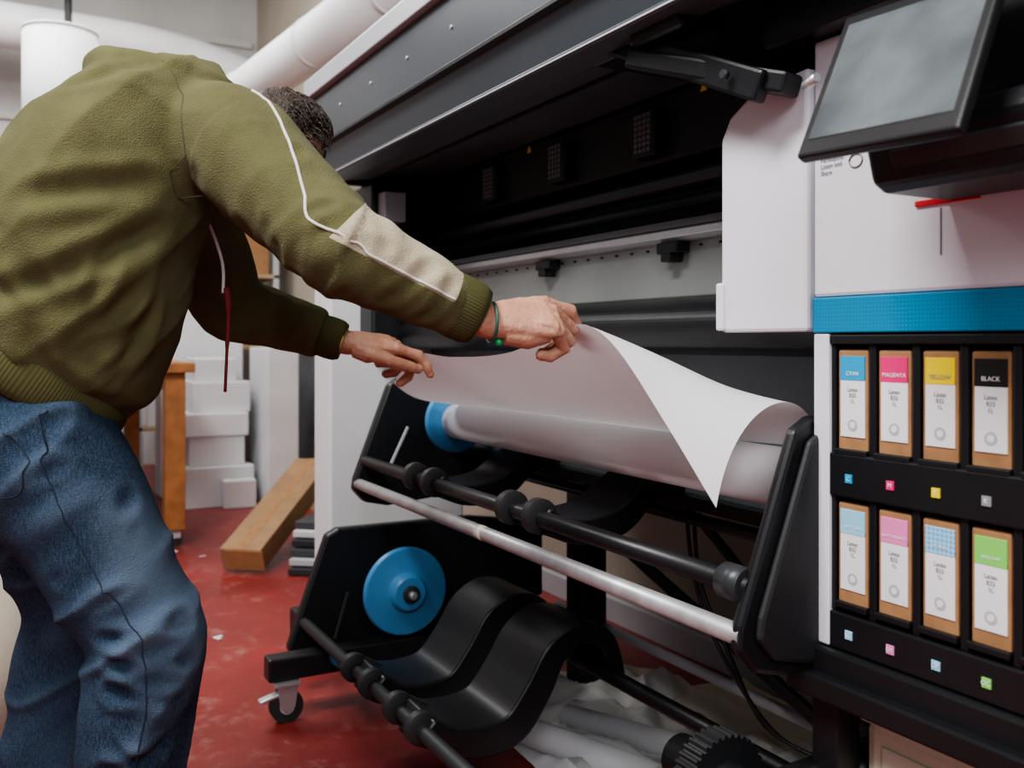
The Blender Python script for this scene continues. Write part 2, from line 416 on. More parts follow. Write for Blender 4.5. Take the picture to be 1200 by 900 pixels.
prismS('lid_end_cap', [(0.91,1.87),(0.91,1.70),(0.95,1.60),(1.5,1.60),(1.6,1.9),(1.0,1.945)], 3.1,3.13, M['black'], P, 0.004)
for i in range(9):
    s=0.9+i*0.27
    tube('lid_screw_%d'%i,[V(s,0.921,1.79),V(s,0.917,1.79)],0.005,M['steel'],P,12)
obox('lid_arm', V(1.66,0.97,1.72), V(1.08,1.03,1.45), 0.03, 0.05, M['black'], P, 0.006)
obox('lid_arm_lower', V(1.36,0.99,1.56), V(1.05,1.06,1.45), 0.05, 0.035, M['black'], P, 0.006)
box('lid_latch_block', 1.20,1.34, 0.96,1.06, 1.57,1.66, M['black'], P, 0.01)
box('lid_side_block', 1.06,1.55, 1.02,1.30, 1.60,1.70, M['black'], P, 0.01)
tube('lid_pivot',[V(1.24,0.985,1.60),V(1.24,0.955,1.60)],0.010,M['char'],P)
tube('lid_pivot_b',[V(1.13,1.0,1.478),V(1.13,0.99,1.478)],0.007,M['char'],P)
box('canopy_end_block', 0.3,1.12, 1.06,1.5, 1.522,1.66, M['black'], P, 0.01)
# left end
box('left_column', 3.12,3.30, 0.99,1.5, 0.12,1.42, M['colw'], P, 0.01)
box('left_end_module', 3.0,3.3, 1.10,1.7, 1.05,1.60, M['black'], P, 0.01)
box('left_inner_plate', 2.94,3.0, 1.12,1.20, 1.46,1.56, M['greyl'], P, 0.006)
box('left_lever', 2.90,2.94, 1.10,1.16, 1.20,1.42, M['char'], P, 0.01)
box('left_foot', 3.1,3.3, 0.9,1.8, 0.0,0.12, M['black'], P, 0.01)

def plate(nm, prof, s0, s1):
    return prismS(nm, prof, s0, s1, M['black'], P, 0.008)
up_prof=[(1.065,0.925),(1.10,0.945),(1.25,0.93),(1.45,0.93),(1.5,0.70),(1.40,0.60),(1.20,0.56),(1.06,0.548),(0.985,0.565),(0.950,0.605),(0.955,0.64)]
plate('upper_end_plate_left', up_prof, 2.75,2.79)
plate('upper_end_plate_right', up_prof, 1.050,1.072)
prismS('upper_end_plate_rim', [(d*0.90+1.25*0.10, z*0.9+0.75*0.1) for d,z in up_prof], 1.036,1.050, M['blacksat'], P, 0.008)
lo_prof=[(0.865,0.475),(0.90,0.492),(1.35,0.49),(1.62,0.45),(1.62,0.2),(1.3,0.13),(0.80,0.118),(0.76,0.125),(0.748,0.15)]
plate('lower_end_plate_left', lo_prof, 2.75,2.79)
lo_prof2=[(0.95,0.36),(1.0,0.40),(1.35,0.42),(1.62,0.40),(1.62,0.2),(1.3,0.13),(0.86,0.118),(0.80,0.125),(0.79,0.16)]
plate('lower_end_plate_right', lo_prof2, 1.04,1.08)
tube('silver_cross_tube',[V(1.055,0.968,0.622),V(2.76,0.968,0.622)],0.0165,M['tube'],P,24)
tube('tube_sticker',[V(1.93,0.968,0.622),V(1.90,0.968,0.622)],0.0169,M['cream'],P,24)
tube('upper_black_rail',[V(1.06,0.99,0.69),V(2.76,0.99,0.69)],0.0175,M['black'],P,24)
tube('upper_rail_collar',[V(1.07,0.99,0.69),V(1.12,0.99,0.69)],0.028,M['char'],P,24)
tube('upper_rear_rail',[V(1.10,1.37,0.66),V(2.76,1.37,0.66)],0.014,M['black'],P,20)
tube('lower_front_rail',[V(1.08,0.796,0.222),V(2.76,0.796,0.222)],0.0165,M['blacksat'],P,24)
tube('lower_rear_rail',[V(1.08,1.25,0.28),V(2.76,1.25,0.28)],0.018,M['black'],P,24)
def ribbon(nm, pts, th, s0, s1):
    P2=smoothpts(pts,6); n=len(P2); top=[];bot=[]
    for i,(d,z) in enumerate(P2):
        a=P2[max(i-1,0)];b=P2[min(i+1,n-1)]
        tx,tz=b[0]-a[0],b[1]-a[1];l=math.hypot(tx,tz);nx,nz=-tz/l,tx/l
        tt=th*(0.6+0.4*math.sin(math.pi*min(1,i/(n-1)*1.3)))
        top.append((d+nx*tt/2,z+nz*tt/2)); bot.append((d-nx*tt/2,z-nz*tt/2))
    prof=top+bot[::-1]
    o=prismS(nm,prof,s0,s1,M['black'],P,0.0)
    for p in o.data.polygons: p.use_smooth=True
    o.data.set_sharp_from_angle(angle=math.radians(35))
    md=o.modifiers.new('bev','BEVEL'); md.width=0.006; md.segments=3; md.limit_method='ANGLE'; md.angle_limit=math.radians(50)
    return o
lowc=[(0.80,0.235),(0.85,0.195),(0.93,0.180),(1.01,0.195),(1.07,0.265),(1.12,0.345),(1.19,0.38),(1.26,0.35),(1.29,0.26)]
upc=[(0.995,0.70),(1.04,0.665),(1.11,0.655),(1.19,0.67),(1.25,0.715),(1.31,0.745),(1.36,0.725),(1.385,0.67)]
for i,s in enumerate([2.24,1.94]):
    ribbon('lower_cradle_%d'%i, lowc, 0.075, s-0.105,s+0.105)
    ribbon('lower_cradle_rib_%d'%i, [(a,b-0.02) for a,b in lowc], 0.09, s+0.015,s+0.035)
    for j,ds in enumerate((-0.065,0.065)):
        revolve('lower_cradle_collar_%d_%d'%(i,j), V(s+ds+0.012,0.796,0.226), Vector((1,0,0)), [(0,0.028),(0.004,0.036),(0.026,0.036),(0.030,0.028)], M['blacksat'], P, 28)
        obox('lower_cradle_strap_%d_%d'%(i,j), V(s+ds,0.80,0.245),V(s+ds,0.87,0.205),0.035,0.03,M['blacksat'],P,0.008)
for i,s in enumerate([2.30,1.76]):
    ribbon('upper_cradle_%d'%i, upc, 0.06, s-0.085,s+0.085)
    for j,ds in enumerate((-0.06,0.06)):
        revolve('upper_cradle_collar_%d_%d'%(i,j), V(s+ds+0.012,0.99,0.694), Vector((1,0,0)), [(0,0.028),(0.004,0.038),(0.026,0.038),(0.030,0.028)], M['blacksat'], P, 28)
def hub(nm, s,d,z,r,sc=1):
    c=V(s,d,z)
    revolve(nm+'_disc', c, Vector((1,0,0)), [(-0.012,r*0.97),(-0.008,r),(0.004,r),(0.010,r*0.97),(0.012,r*0.90),(0.012,r*0.50),(0.016,r*0.44),(0.035,r*0.40),(0.040,r*0.36),(0.042,r*0.22)], M['blue'], P, 56)
    revolve(nm+'_core', c, Vector((1,0,0)), [(0.03,r*0.2),(0.05,r*0.2),(0.052,r*0.16)], M['char'], P, 24)
    revolve(nm+'_pin', c, Vector((1,0,0)), [(0.05,r*0.09),(0.066,r*0.09),(0.068,r*0.06)], M['steel'], P, 16)
    tube(nm+'_axle',[V(s+0.15,d,z),V(s,d,z)],0.02,M['black'],P)
hub('lower_hub',2.60,1.058,0.318,0.130)
hub('upper_hub',2.585,1.215,0.82,0.098)
obox('upper_lever', V(2.66,1.09,0.80), V(2.66,1.02,0.66), 0.006,0.008, M['greyl'], P, 0.001)
obox('lower_lever', V(2.66,0.90,0.32), V(2.66,0.86,0.19), 0.006,0.008, M['char'], P, 0.001)
def knurl(nm,s,d,z,r,w):
    vs=[];fs=[]
    n=144
    for a in (0,w):
        for k in range(n):
            t=2*math.pi*k/n; rr=r if (k%4) in (0,1) else r*0.93
            vs.append(V(s-a,d+math.cos(t)*rr,z+math.sin(t)*rr))
    for k in range(n): fs.append((k,(k+1)%n,n+(k+1)%n,n+k))
    fs.append(tuple(range(n)));fs.append(tuple(range(n,2*n)))
    mk(nm,vs,fs,M['blacksat'],P)
knurl('upper_spindle_ring',1.16,1.213,0.83,0.075,0.04)
knurl('lower_spindle_ring',1.24,1.058,0.325,0.082,0.045)
tube('lower_spindle_stub',[V(1.08,1.058,0.325),V(1.32,1.058,0.325)],0.04,M['black'],P)
tube('lower_arm',[V(1.06,1.10,0.36),V(1.0,1.3,0.42)],0.035,M['black'],P)
box('front_foot_left', 2.59,2.65, 0.65,1.75, 0.115,0.18, M['black'], P, 0.006)
box('front_foot_right', 1.14,1.20, 0.72,1.75, 0.09,0.15, M['black'], P, 0.006)
def caster(nm,s,d,r=0.046):
    tube(nm+'_wheel',[V(s-0.014,d,r),V(s+0.014,d,r)],r,M['rubber'],P,28)
    tube(nm+'_wheel_hub',[V(s-0.018,d,r),V(s+0.018,d,r)],r*0.45,M['greyl'],P,20)
    prismS(nm+'_fork_a',[(d-0.02,r),(d,r-0.015),(d+0.02,r),(d+0.03,r+0.062),(d-0.03,r+0.062)],s+0.018,s+0.024,M['steel'],P,0.001)
    prismS(nm+'_fork_b',[(d-0.02,r),(d,r-0.015),(d+0.02,r),(d+0.03,r+0.062),(d-0.03,r+0.062)],s-0.024,s-0.018,M['steel'],P,0.001)
    box(nm+'_mount',s-0.03,s+0.03,d-0.035,d+0.035,r+0.06,r+0.068,M['steel'],P,0.001)
    obox(nm+'_brake',V(s,d-0.02,r+0.035),V(s,d-0.075,r+0.02),0.03,0.01,M['steel'],P)
caster('caster_left',2.60,0.70)
caster('caster_right',1.17,0.78,0.02)
tube('foot_adjuster',[V(2.62,0.84,0.16),V(2.52,0.84,0.165)],0.02,M['blue'],P)
box('rear_leg_left',2.34,2.44,1.52,1.60,0.0,0.69,M['black'],P)
box('rear_leg_right',1.14,1.20,1.62,1.70,0.0,0.69,M['black'],P)
obox('strut_a',V(2.30,1.5,0.56),V(1.15,1.5,0.18),0.02,0.028,M['black'],P)
obox('strut_b',V(1.95,1.62,0.60),V(1.2,1.62,0.12),0.02,0.02,M['black'],P)
tube('lower_crossbar',[V(1.15,1.60,0.20),V(2.62,1.60,0.20)],0.014,M['greyl'],P)
for i in range(2):
    pts=smoothpts([(-(1.75-0.03*i),1.42,0.69),(-(1.74-0.02*i),1.44,0.5),(-(1.66-0.03*i),1.45,0.35),(-(1.55+0.02*i),1.5,0.2),(-(1.45),1.55,0.16)],6)
    tube('cable_%d'%i,pts,0.005,M['black'],P,8)

# ---------------------------------------------------------------- paper roll & sheet
R = Group('paper_roll', V(1.85,1.21,0.82))
tube('roll_body',[V(1.15,1.213,0.82),V(2.565,1.213,0.82)],0.053,M['paper'],R,48)
tube('roll_core',[V(1.148,1.213,0.82),V(2.568,1.213,0.82)],0.03,M['kraft'],R,24)
keys=[(2.52,[(1.215,0.873),(1.13,0.875),(1.05,0.88),(0.99,0.94)]),
      (2.30,[(1.215,0.873),(1.12,0.88),(1.00,0.91),(0.925,0.985)]),
      (2.02,[(1.215,0.873),(1.10,0.89),(0.97,0.95),(0.852,1.032)]),
      (1.85,[(1.215,0.873),(1.10,0.89),(0.97,0.945),(0.860,1.026)]),
      (1.62,[(1.215,0.873),(1.11,0.90),(0.99,0.965),(0.876,1.038)]),
      (1.38,[(1.215,0.873),(1.12,0.95),(1.02,1.04),(0.888,1.090)]),
      (1.31,[(1.215,0.875),(1.14,0.97),(1.03,1.055),(0.912,1.052)]),
      (1.23,[(1.22,0.877),(1.17,0.985),(1.03,1.03),(0.958,0.925)]),
      (1.155,[(1.225,0.880),(1.21,0.995),(1.04,0.995),(1.000,0.795)])]
keys=keys[::-1]
def ctrl(s):
    fl=[(k,)+tuple(x for p in c for x in p) for k,c in keys]
    for i in range(len(fl)-1):
        if fl[i][0]<=s<=fl[i+1][0]:
            a0=fl[max(i-1,0)];a=fl[i];b=fl[i+1];b1=fl[min(i+2,len(fl)-1)]
            t=(s-a[0])/(b[0]-a[0]); h=b[0]-a[0]
            out=[]
            for j in range(1,9):
                ma=(b[j]-a0[j])/(b[0]-a0[0]) if b[0]!=a0[0] else 0
                mb=(b1[j]-a[j])/(b1[0]-a[0])
                out.append((2*t**3-3*t*t+1)*a[j]+(t**3-2*t*t+t)*h*ma+(-2*t**3+3*t*t)*b[j]+(t**3-t*t)*h*mb)
            return out
NU,NV=110,28; vs=[];fs=[]
for i in range(NU+1):
    s=1.155+(2.52-1.155)*i/NU; c=ctrl(s)
    for j in range(NV+1):
        t=j/NV
        B=[(1-t)**3,3*t*(1-t)**2,3*t*t*(1-t),t**3]
        d=sum(B[q]*c[2*q] for q in range(4)); z=sum(B[q]*c[2*q+1] for q in range(4))
        z+=0.004*t*(1-t)*4*noise.noise(Vector((s*5,t*2,0)))
        vs.append(V(s,d,z))
for i in range(NU):
    for j in range(NV):
        a=i*(NV+1)+j; fs.append((a,a+1,a+NV+2,a+NV+1))
o=mk('loose_sheet',vs,fs,M['sheet'],R,True)

# ---------------------------------------------------------------- man
H = Group('man', V(1.88,0.1,0))
RS=V(1.675,0.350,1.410); RE=V(1.452,0.485,1.208); RW=V(1.397,0.715,1.094)
LS=V(2.055,0.32,1.39); LE=V(2.12,0.448,1.14); LW=V(2.022,0.675,1.058)
rings=[ # s, d, z, dir(d,z), depth, width
 (1.885,0.045,1.02,(0.55,0.83),0.185,0.20),
 (1.885,0.075,1.075,(0.5,0.85),0.215,0.225),
 (1.88,0.11,1.16,(0.45,0.88),0.215,0.232),
 (1.875,0.14,1.27,(0.42,0.9),0.20,0.235),
 (1.87,0.19,1.37,(0.55,0.83),0.185,0.235),
 (1.865,0.25,1.45,(0.7,0.7),0.15,0.215),
 (1.86,0.325,1.500,(0.85,0.5),0.105,0.16),
 (1.86,0.39,1.510,(0.9,0.40),0.080,0.095)]
def ringloft(rings, seg=40, p=2.3):
    vs=[];fs=[]
    for s,d,z,(a,b),dep,w in rings:
        l=math.hypot(a,b); a/=l; b/=l
        for k in range(seg):
            t=2*math.pi*k/seg; c,sn=math.cos(t),math.sin(t)
            cx=math.copysign(abs(c)**(2/p),c); sx=math.copysign(abs(sn)**(2/p),sn)
            vs.append(V(s+cx*w, d+sx*dep*b, z-sx*dep*a))
    n=len(rings)
    for i in range(n-1):
        for k in range(seg):
            k2=(k+1)%seg; fs.append((i*seg+k,i*seg+k2,(i+1)*seg+k2,(i+1)*seg+k))
    fs.append(tuple(range(seg-1,-1,-1)));fs.append(tuple(range((n-1)*seg,n*seg)))
    return vs,fs
def lerp(a,b,t): return a+(b-a)*t
up0=Vector((0,0,1))
def armgeo(S,E,W,inner):
    pts=[inner,S,lerp(S,E,0.35),lerp(S,E,0.7),E,lerp(E,W,0.3),lerp(E,W,0.6),lerp(E,W,0.80)]
    rad=[0.10,0.102,0.097,0.087,0.079,0.068,0.060,0.053]
    P3=smoothpts([tuple(p)+(r,) for p,r in zip(pts,rad)],4)
    return tube_geo([p[:3] for p in P3],[p[3] for p in P3],28)
geos=[ringloft(rings), armgeo(RS,RE,RW,V(1.80,0.29,1.42)), armgeo(LS,LE,LW,V(1.95,0.27,1.40))]
geos.append(tube_geo(smoothpts([tuple(V(1.86+0.11*math.cos(a),0.325+0.070*math.sin(a),1.520-0.035*math.sin(a))) for a in [math.pi*2*i/10 for i in range(11)]],3),0.038,14))
geos.append(tube_geo(smoothpts([tuple(V(1.96,0.20,1.545)),tuple(V(1.86,0.16,1.56)),tuple(V(1.76,0.21,1.54)),tuple(V(1.73,0.29,1.52))],4),0.036,14))
me=fuse('sweatshirt',geos,0.0062,8,0.5)
me.update()
def ridge(p,sc,seed=0):
    n=noise.noise(Vector((p.x*sc[0]+seed,p.y*sc[1],p.z*sc[2])))
    return 1-abs(n)*2.2
arms=[(RS,RE,RW),(LS,LE,LW)]
def segd(p,a,b):
    ab=b-a
    t=max(0,min(1,(p-a).dot(ab)/ab.length_squared)); return (p-(a+ab*t)).length,t
nrm=[v.normal.copy() for v in me.vertices]
pan=me.attributes.new('panel','FLOAT','POINT')
creases=[(V(1.63,0.30,1.28),V(1.68,-0.02,1.12),0.017,0.013),(V(1.63,0.29,1.24),V(1.66,0.10,1.04),0.015,0.012),
 (V(1.62,0.27,1.33),V(1.66,-0.03,1.28),0.018,0.009),
 (V(1.66,0.26,1.15),V(1.70,0.16,1.00),0.014,0.011),(V(1.66,0.04,1.18),V(1.68,0.10,1.06),0.014,0.009),
 (V(1.70,-0.05,1.22),V(1.68,0.02,1.10),0.014,0.009),(V(1.70,0.24,1.52),V(1.72,0.06,1.50),0.016,0.008),
 (V(1.66,0.17,1.24),V(1.66,0.12,1.10),0.012,0.008),(V(1.66,0.22,1.10),V(1.68,0.10,1.02),0.012,0.007)]
def armpt(S,E,W,u,ang,r=0.085):
    L1=(E-S).length
    if u<L1: c=lerp(S,E,u/L1); ax=(E-S).normalized()
    else: c=lerp(E,W,(u-L1)/(W-E).length); ax=(W-E).normalized(); r*=0.78
    upn=(up0-ax*up0.dot(ax)).normalized(); side=ax.cross(upn)
    if side.x<0: side=-side
    a=math.radians(ang)
    return c+(upn*math.cos(a)+side*math.sin(a))*r
L1=(RE-RS).length
for u0,a0_,u1,a1_,wd,dp in [(0.05,60,0.12,150,0.013,0.009),(0.10,40,0.19,140,0.012,0.008),(0.18,20,0.25,120,0.011,0.007),
    (L1-0.06,130,L1-0.02,40,0.011,0.010),(L1-0.02,150,L1+0.01,60,0.010,0.011),(L1+0.02,150,L1+0.05,70,0.010,0.009),
    (L1+0.09,140,L1+0.13,60,0.010,0.007),(L1+0.155,150,L1+0.175,60,0.009,0.007)]:
    creases.append((armpt(RS,RE,RW,u0,a0_),armpt(RS,RE,RW,u1,a1_),wd,dp))
LL1=(LE-LS).length
for u0,a0_,u1,a1_ in [(LL1-0.03,150,LL1+0.02,40),(LL1+0.02,150,LL1+0.06,50),(LL1+0.08,140,LL1+0.11,50),(LL1+0.13,140,LL1+0.15,50)]:
    creases.append((armpt(LS,LE,LW,u0,a0_),armpt(LS,LE,LW,u1,a1_),0.010,0.009))
for v,nn in zip(me.vertices,nrm):
    p=v.co.copy()
    best=None
    for ai,(S,E,W) in enumerate(arms):
        d1,t1=segd(p,S,E); d2,t2=segd(p,E,W)
        for d,t,kk in ((d1,t1,0),(d2,t2,1)):
            if best is None or d<best[0]: best=(d,t,kk,ai)
    d,t,kk,ai=best
    S,E,W=arms[ai]
    onarm = d<0.118 and not (kk==0 and t<0.12)
    disp=0
    if onarm:
        ax=((E-S) if kk==0 else (W-E)); L=ax.length; axn=ax.normalized()
        u=(t*L + (0 if kk==0 else (E-S).length))
        wr = (p-(S if kk==0 else E)); 
        tw=math.atan2(wr.dot(up0), wr.dot(axn.cross(up0).normalized()))
        f=math.sin(u*85+3.5*noise.noise(p*8)+tw*1.3)*0.5+0.5
        k_el=math.exp(-((u-(E-S).length)/0.08)**2)+0.8*math.exp(-((u-(E-S).length-(W-E).length*0.76)/0.045)**2)+0.30
        disp += 0.006*k_el*(f**1.6)*max(0.1,0.5+1.2*noise.noise(p*6+Vector((3,0,0))))
        disp += 0.005*ridge(p,(10,7,10),2)*0.6-0.003
    else:
        q=Vector((p.x, p.y*0.8+p.z*0.6, -p.y*0.6+p.z*0.8))
        disp += 0.008*(max(0,ridge(q,(3.5,2.2,7),7))**2) -0.004
        disp += 0.003*(max(0,ridge(q,(7,9,4),11))**2)
        disp += 0.012*math.exp(-((p.z-1.03-(0.05-p.y)*0.5)/0.045)**2)*(0.5+0.5*math.sin(p.x*45+p.y*60+noise.noise(p*7)*4))
    wob=0.010*noise.noise(p*14)
    for a,b,wd,dp in creases:
        m_=(a+b)*0.5
        if (p-m_).length_squared > ((b-a).length*0.5+wd*4)**2: continue
        dd,tt=segd(p,a,b)
        if dd<wd*4:
            dd=abs(dd+wob)
            prof=math.exp(-(dd/wd)**2)-0.6*math.exp(-((dd-wd*1.9)/(wd*0.9))**2)
            disp -= dp*prof*math.sin(math.pi*min(0.95,max(0.05,tt)))**0.6
    v.co = p+nn*disp
    val=-1.0
    if ai==0:
        r=(p-(E+(W-E)*t)) if kk==1 else (p-(S+(E-S)*t))
        axn=(W-E).normalized(); upn=(up0-axn*up0.dot(axn)).normalized()
        g=r.dot(upn)+0.004
        tt=(p-E).dot(axn)
        val=min(g, tt+0.030-0.35*g, 0.190-tt) if d<0.125 else -1.0
    pan.data[v.index].value=val
me.update()
jk=finish('sweatshirt',me,M['jacket'],H)
bm=bmesh.new(); bm.from_mesh(me); bvh=BVHTree.FromBMesh(bm); bm.free()
def project_curve(name,pts,r,m,off=0.0005,g=H,tree=None,k=5):
    out=[]
    for p in smoothpts([tuple(x) for x in pts],k):
        co,no,ix,ds=(tree or bvh).find_nearest(Vector(p))
        out.append(co+no*off)
    return tube(name,out,r,m,g,8)
pts=[]
for i in range(18):
    t=i/17
    if t<0.5:
        c=lerp(RS,RE,t*2); ax=(RE-RS).normalized()
    else:
        c=lerp(RE,RW,(t-0.5)*2*0.72); ax=(RW-RE).normalized()
    upn=(up0-ax*up0.dot(ax)).normalized(); side=ax.cross(upn)
    if side.x<0: side=-side
    a=math.radians(88-88*min(1,max(0,t*1.95-0.08)**1.5)) 
    dirv=(upn*math.sin(a)+side*math.cos(a)).normalized()
    hit=bvh.ray_cast(c+dirv*0.3,-dirv)
    if hit[0]: pts.append(hit[0])
project_curve('sleeve_piping',pts,0.0026,M['pipe'],0.001)
project_curve('armhole_seam',[V(1.75,0.24,1.56),V(1.66,0.27,1.48),V(1.62,0.255,1.40),V(1.64,0.265,1.31),V(1.66,0.33,1.27)],0.0012,M['seam'],0.0002)
def ribband(name,c,axis,ref,rx,ry,length,ribs,m,bulge=0.01,p=2.0):
    axis=axis.normalized(); x=(ref-axis*ref.dot(axis)).normalized(); y=axis.cross(x)
    seg=ribs*4; nr=7; vs=[];fs=[]
    for i in range(nr):
        t=i/(nr-1); b=bulge*math.sin(math.pi*t)-0.004*(1 if i in (0,nr-1) else 0)
        for k in range(seg):
            a=2*math.pi*k/seg; rr=0.0005*math.cos(a*ribs)
            c_,s_=math.cos(a),math.sin(a)
            cx=math.copysign(abs(c_)**(2/p),c_); sx=math.copysign(abs(s_)**(2/p),s_)
            vs.append(c+axis*(t*length)+x*cx*(rx+b+rr)+y*sx*(ry+b+rr))
    for i in range(nr-1):
        for k in range(seg):
            k2=(k+1)%seg; fs.append((i*seg+k,i*seg+k2,(i+1)*seg+k2,(i+1)*seg+k))
    fs.append(tuple(range(seg)));fs.append(tuple(range((nr-1)*seg,nr*seg)))
    return mk(name,vs,fs,m,H,True)
ribband('cuff_right',lerp(RE,RW,0.66),(RW-RE),up0,0.051,0.048,0.074,60,M['rib'],0.003)
ribband('cuff_left',lerp(LE,LW,0.75),(LW-LE),up0,0.044,0.042,0.064,60,M['rib'],0.003)
hd=Vector((0,0.55,0.83)).normalized()
ribband('hem_band',V(1.885,0.045,1.02)-hd*0.060,hd,Vector((1,0,0)),0.203,0.188,0.075,220,M['rib'],0.006,2.3)
tube('placket_piping',smoothpts([tuple(V(1.80,0.330,1.30)),tuple(V(1.80,0.352,1.25)),tuple(V(1.80,0.366,1.20)),tuple(V(1.80,0.366,1.15))],6),0.003,M['pipe'],H,8)
tube('drawcord',smoothpts([tuple(V(1.80,0.372,1.16)),tuple(V(1.80,0.376,1.12)),tuple(V(1.80,0.374,1.06)),tuple(V(1.80,0.370,0.965))],6),[0.007]*7+[0.0045]*6+[0.003]*6,M['cordr'],H,8)

# jeans
rh,rk,ra=V(1.79,0.055,0.92),V(1.70,0.215,0.555),V(1.72,0.165,0.10)
lh,lk,la=V(1.98,0.05,0.92),V(2.02,0.13,0.53),V(2.06,0.05,0.10)
def leg(h,k,a):
    pts=[h+Vector((0,0,0.05)),h-Vector((0,0,0.03)),lerp(h,k,0.35),lerp(h,k,0.7),k,lerp(k,a,0.3),lerp(k,a,0.65),lerp(k,a,0.97)]
    rad=[0.115,0.13,0.122,0.108,0.098,0.093,0.084,0.078]
    P3=smoothpts([tuple(p)+(r,) for p,r in zip(pts,rad)],4)
    return tube_geo([p[:3] for p in P3],[p[3] for p in P3],28)
pel=[(1.885,0.02,0.84,(0.1,1),0.14,0.17),(1.885,0.0,0.90,(0.2,1),0.165,0.20),(1.885,0.01,0.97,(0.4,0.9),0.165,0.19),(1.885,0.045,1.04,(0.5,0.85),0.15,0.175)]
jm=fuse('jeans',[ringloft(pel),leg(rh,rk,ra),leg(lh,lk,la)],0.007,6,0.5)
jm.update()
nrm=[v.normal.copy() for v in jm.vertices]
fade=jm.attributes.new('fade','FLOAT','POINT')
jcre=[(V(1.62,0.16,0.90),V(1.64,-0.05,0.80),0.012,0.011),(V(1.62,0.17,0.86),V(1.62,0.0,0.74),0.012,0.011),(V(1.62,0.27,0.60),V(1.62,0.12,0.58),0.011,0.011),
 (V(1.62,0.28,0.53),V(1.62,0.13,0.55),0.011,0.011),(V(1.62,0.26,0.47),V(1.62,0.11,0.51),0.011,0.010),(V(1.62,0.25,0.40),V(1.63,0.12,0.36),0.012,0.010),(V(1.62,0.12,0.30),V(1.63,0.24,0.27),0.012,0.010),
 (V(1.66,0.20,0.82),V(1.66,0.08,0.68),0.012,0.008),(V(1.60,0.22,0.68),V(1.62,0.10,0.63),0.010,0.008),(V(1.62,0.25,0.35),V(1.62,0.14,0.42),0.010,0.008)]
for v,nn in zip(jm.vertices,nrm):
    p=v.co.copy()
    lowz=max(0,min(1,(0.45-p.z)/0.2))
    d=0.005*lowz*math.sin(p.z*50-p.y*40+noise.noise(p*8)*5)
    q=Vector((p.x,p.y*0.6-p.z*0.8,p.y*0.8+p.z*0.6))
    d+=0.010*max(0,ridge(q,(5,10,3.5),5))**2-0.004
    wob=0.012*noise.noise(p*12)
    for a,b,wd,dp in jcre:
        dd,tt=segd(p,a,b)
        if dd<wd*4:
            dd=abs(dd+wob); d-=dp*(math.exp(-(dd/wd)**2)-0.55*math.exp(-((dd-wd*1.9)/wd)**2))*math.sin(math.pi*min(0.95,max(0.05,tt)))**0.6
    v.co=p+nn*d
    fr=0.55*math.exp(-((p.z-0.66)/0.16)**2)*max(0,min(1,(p.y-0.10)/0.10)) 
    fade.data[v.index].value=max(0,min(0.8,fr+d*45))
jm.update()
finish('jeans',jm,M['denim'],H)
bm=bmesh.new(); bm.from_mesh(jm); bvj=BVHTree.FromBMesh(bm); bm.free()
project_curve('jeans_outseam',[V(1.60,0.07,0.98),V(1.6,0.06,0.85),V(1.6,0.12,0.7),V(1.58,0.20,0.56),V(1.6,0.19,0.35),V(1.6,0.17,0.12)],0.0012,M['stitch'],0.0,H,bvj,8)
project_curve('back_pocket',[V(1.62,-0.02,0.93),V(1.62,0.015,0.90),V(1.62,0.025,0.84),V(1.63,0.0,0.80),V(1.66,-0.06,0.79)],0.0014,M['stitch'],0.0,H,bvj,6)
def shoe(nm,a):
    g=[ringloft([(-a.x,a.y-0.03,0.06,(0,1),0.05,0.042),(-a.x,a.y,0.12,(0,1),0.05,0.042)])]
    pts=[Vector((a.x,a.y-0.09,0.04)),Vector((a.x,a.y-0.03,0.05)),Vector((a.x,a.y+0.06,0.048)),Vector((a.x,a.y+0.14,0.038)),Vector((a.x,a.y+0.20,0.03))]
    g.append(tube_geo(pts,[(0.03,0.032),(0.045,0.042),(0.042,0.048),(0.034,0.05),(0.02,0.03)],20,up0))
    sm=fuse(nm,g,0.006,4)
    for v in sm.vertices: v.co.z=max(v.co.z,0.002)
    finish(nm,sm,M['shoe'],H)
shoe('shoe_right',ra); shoe('shoe_left',la)

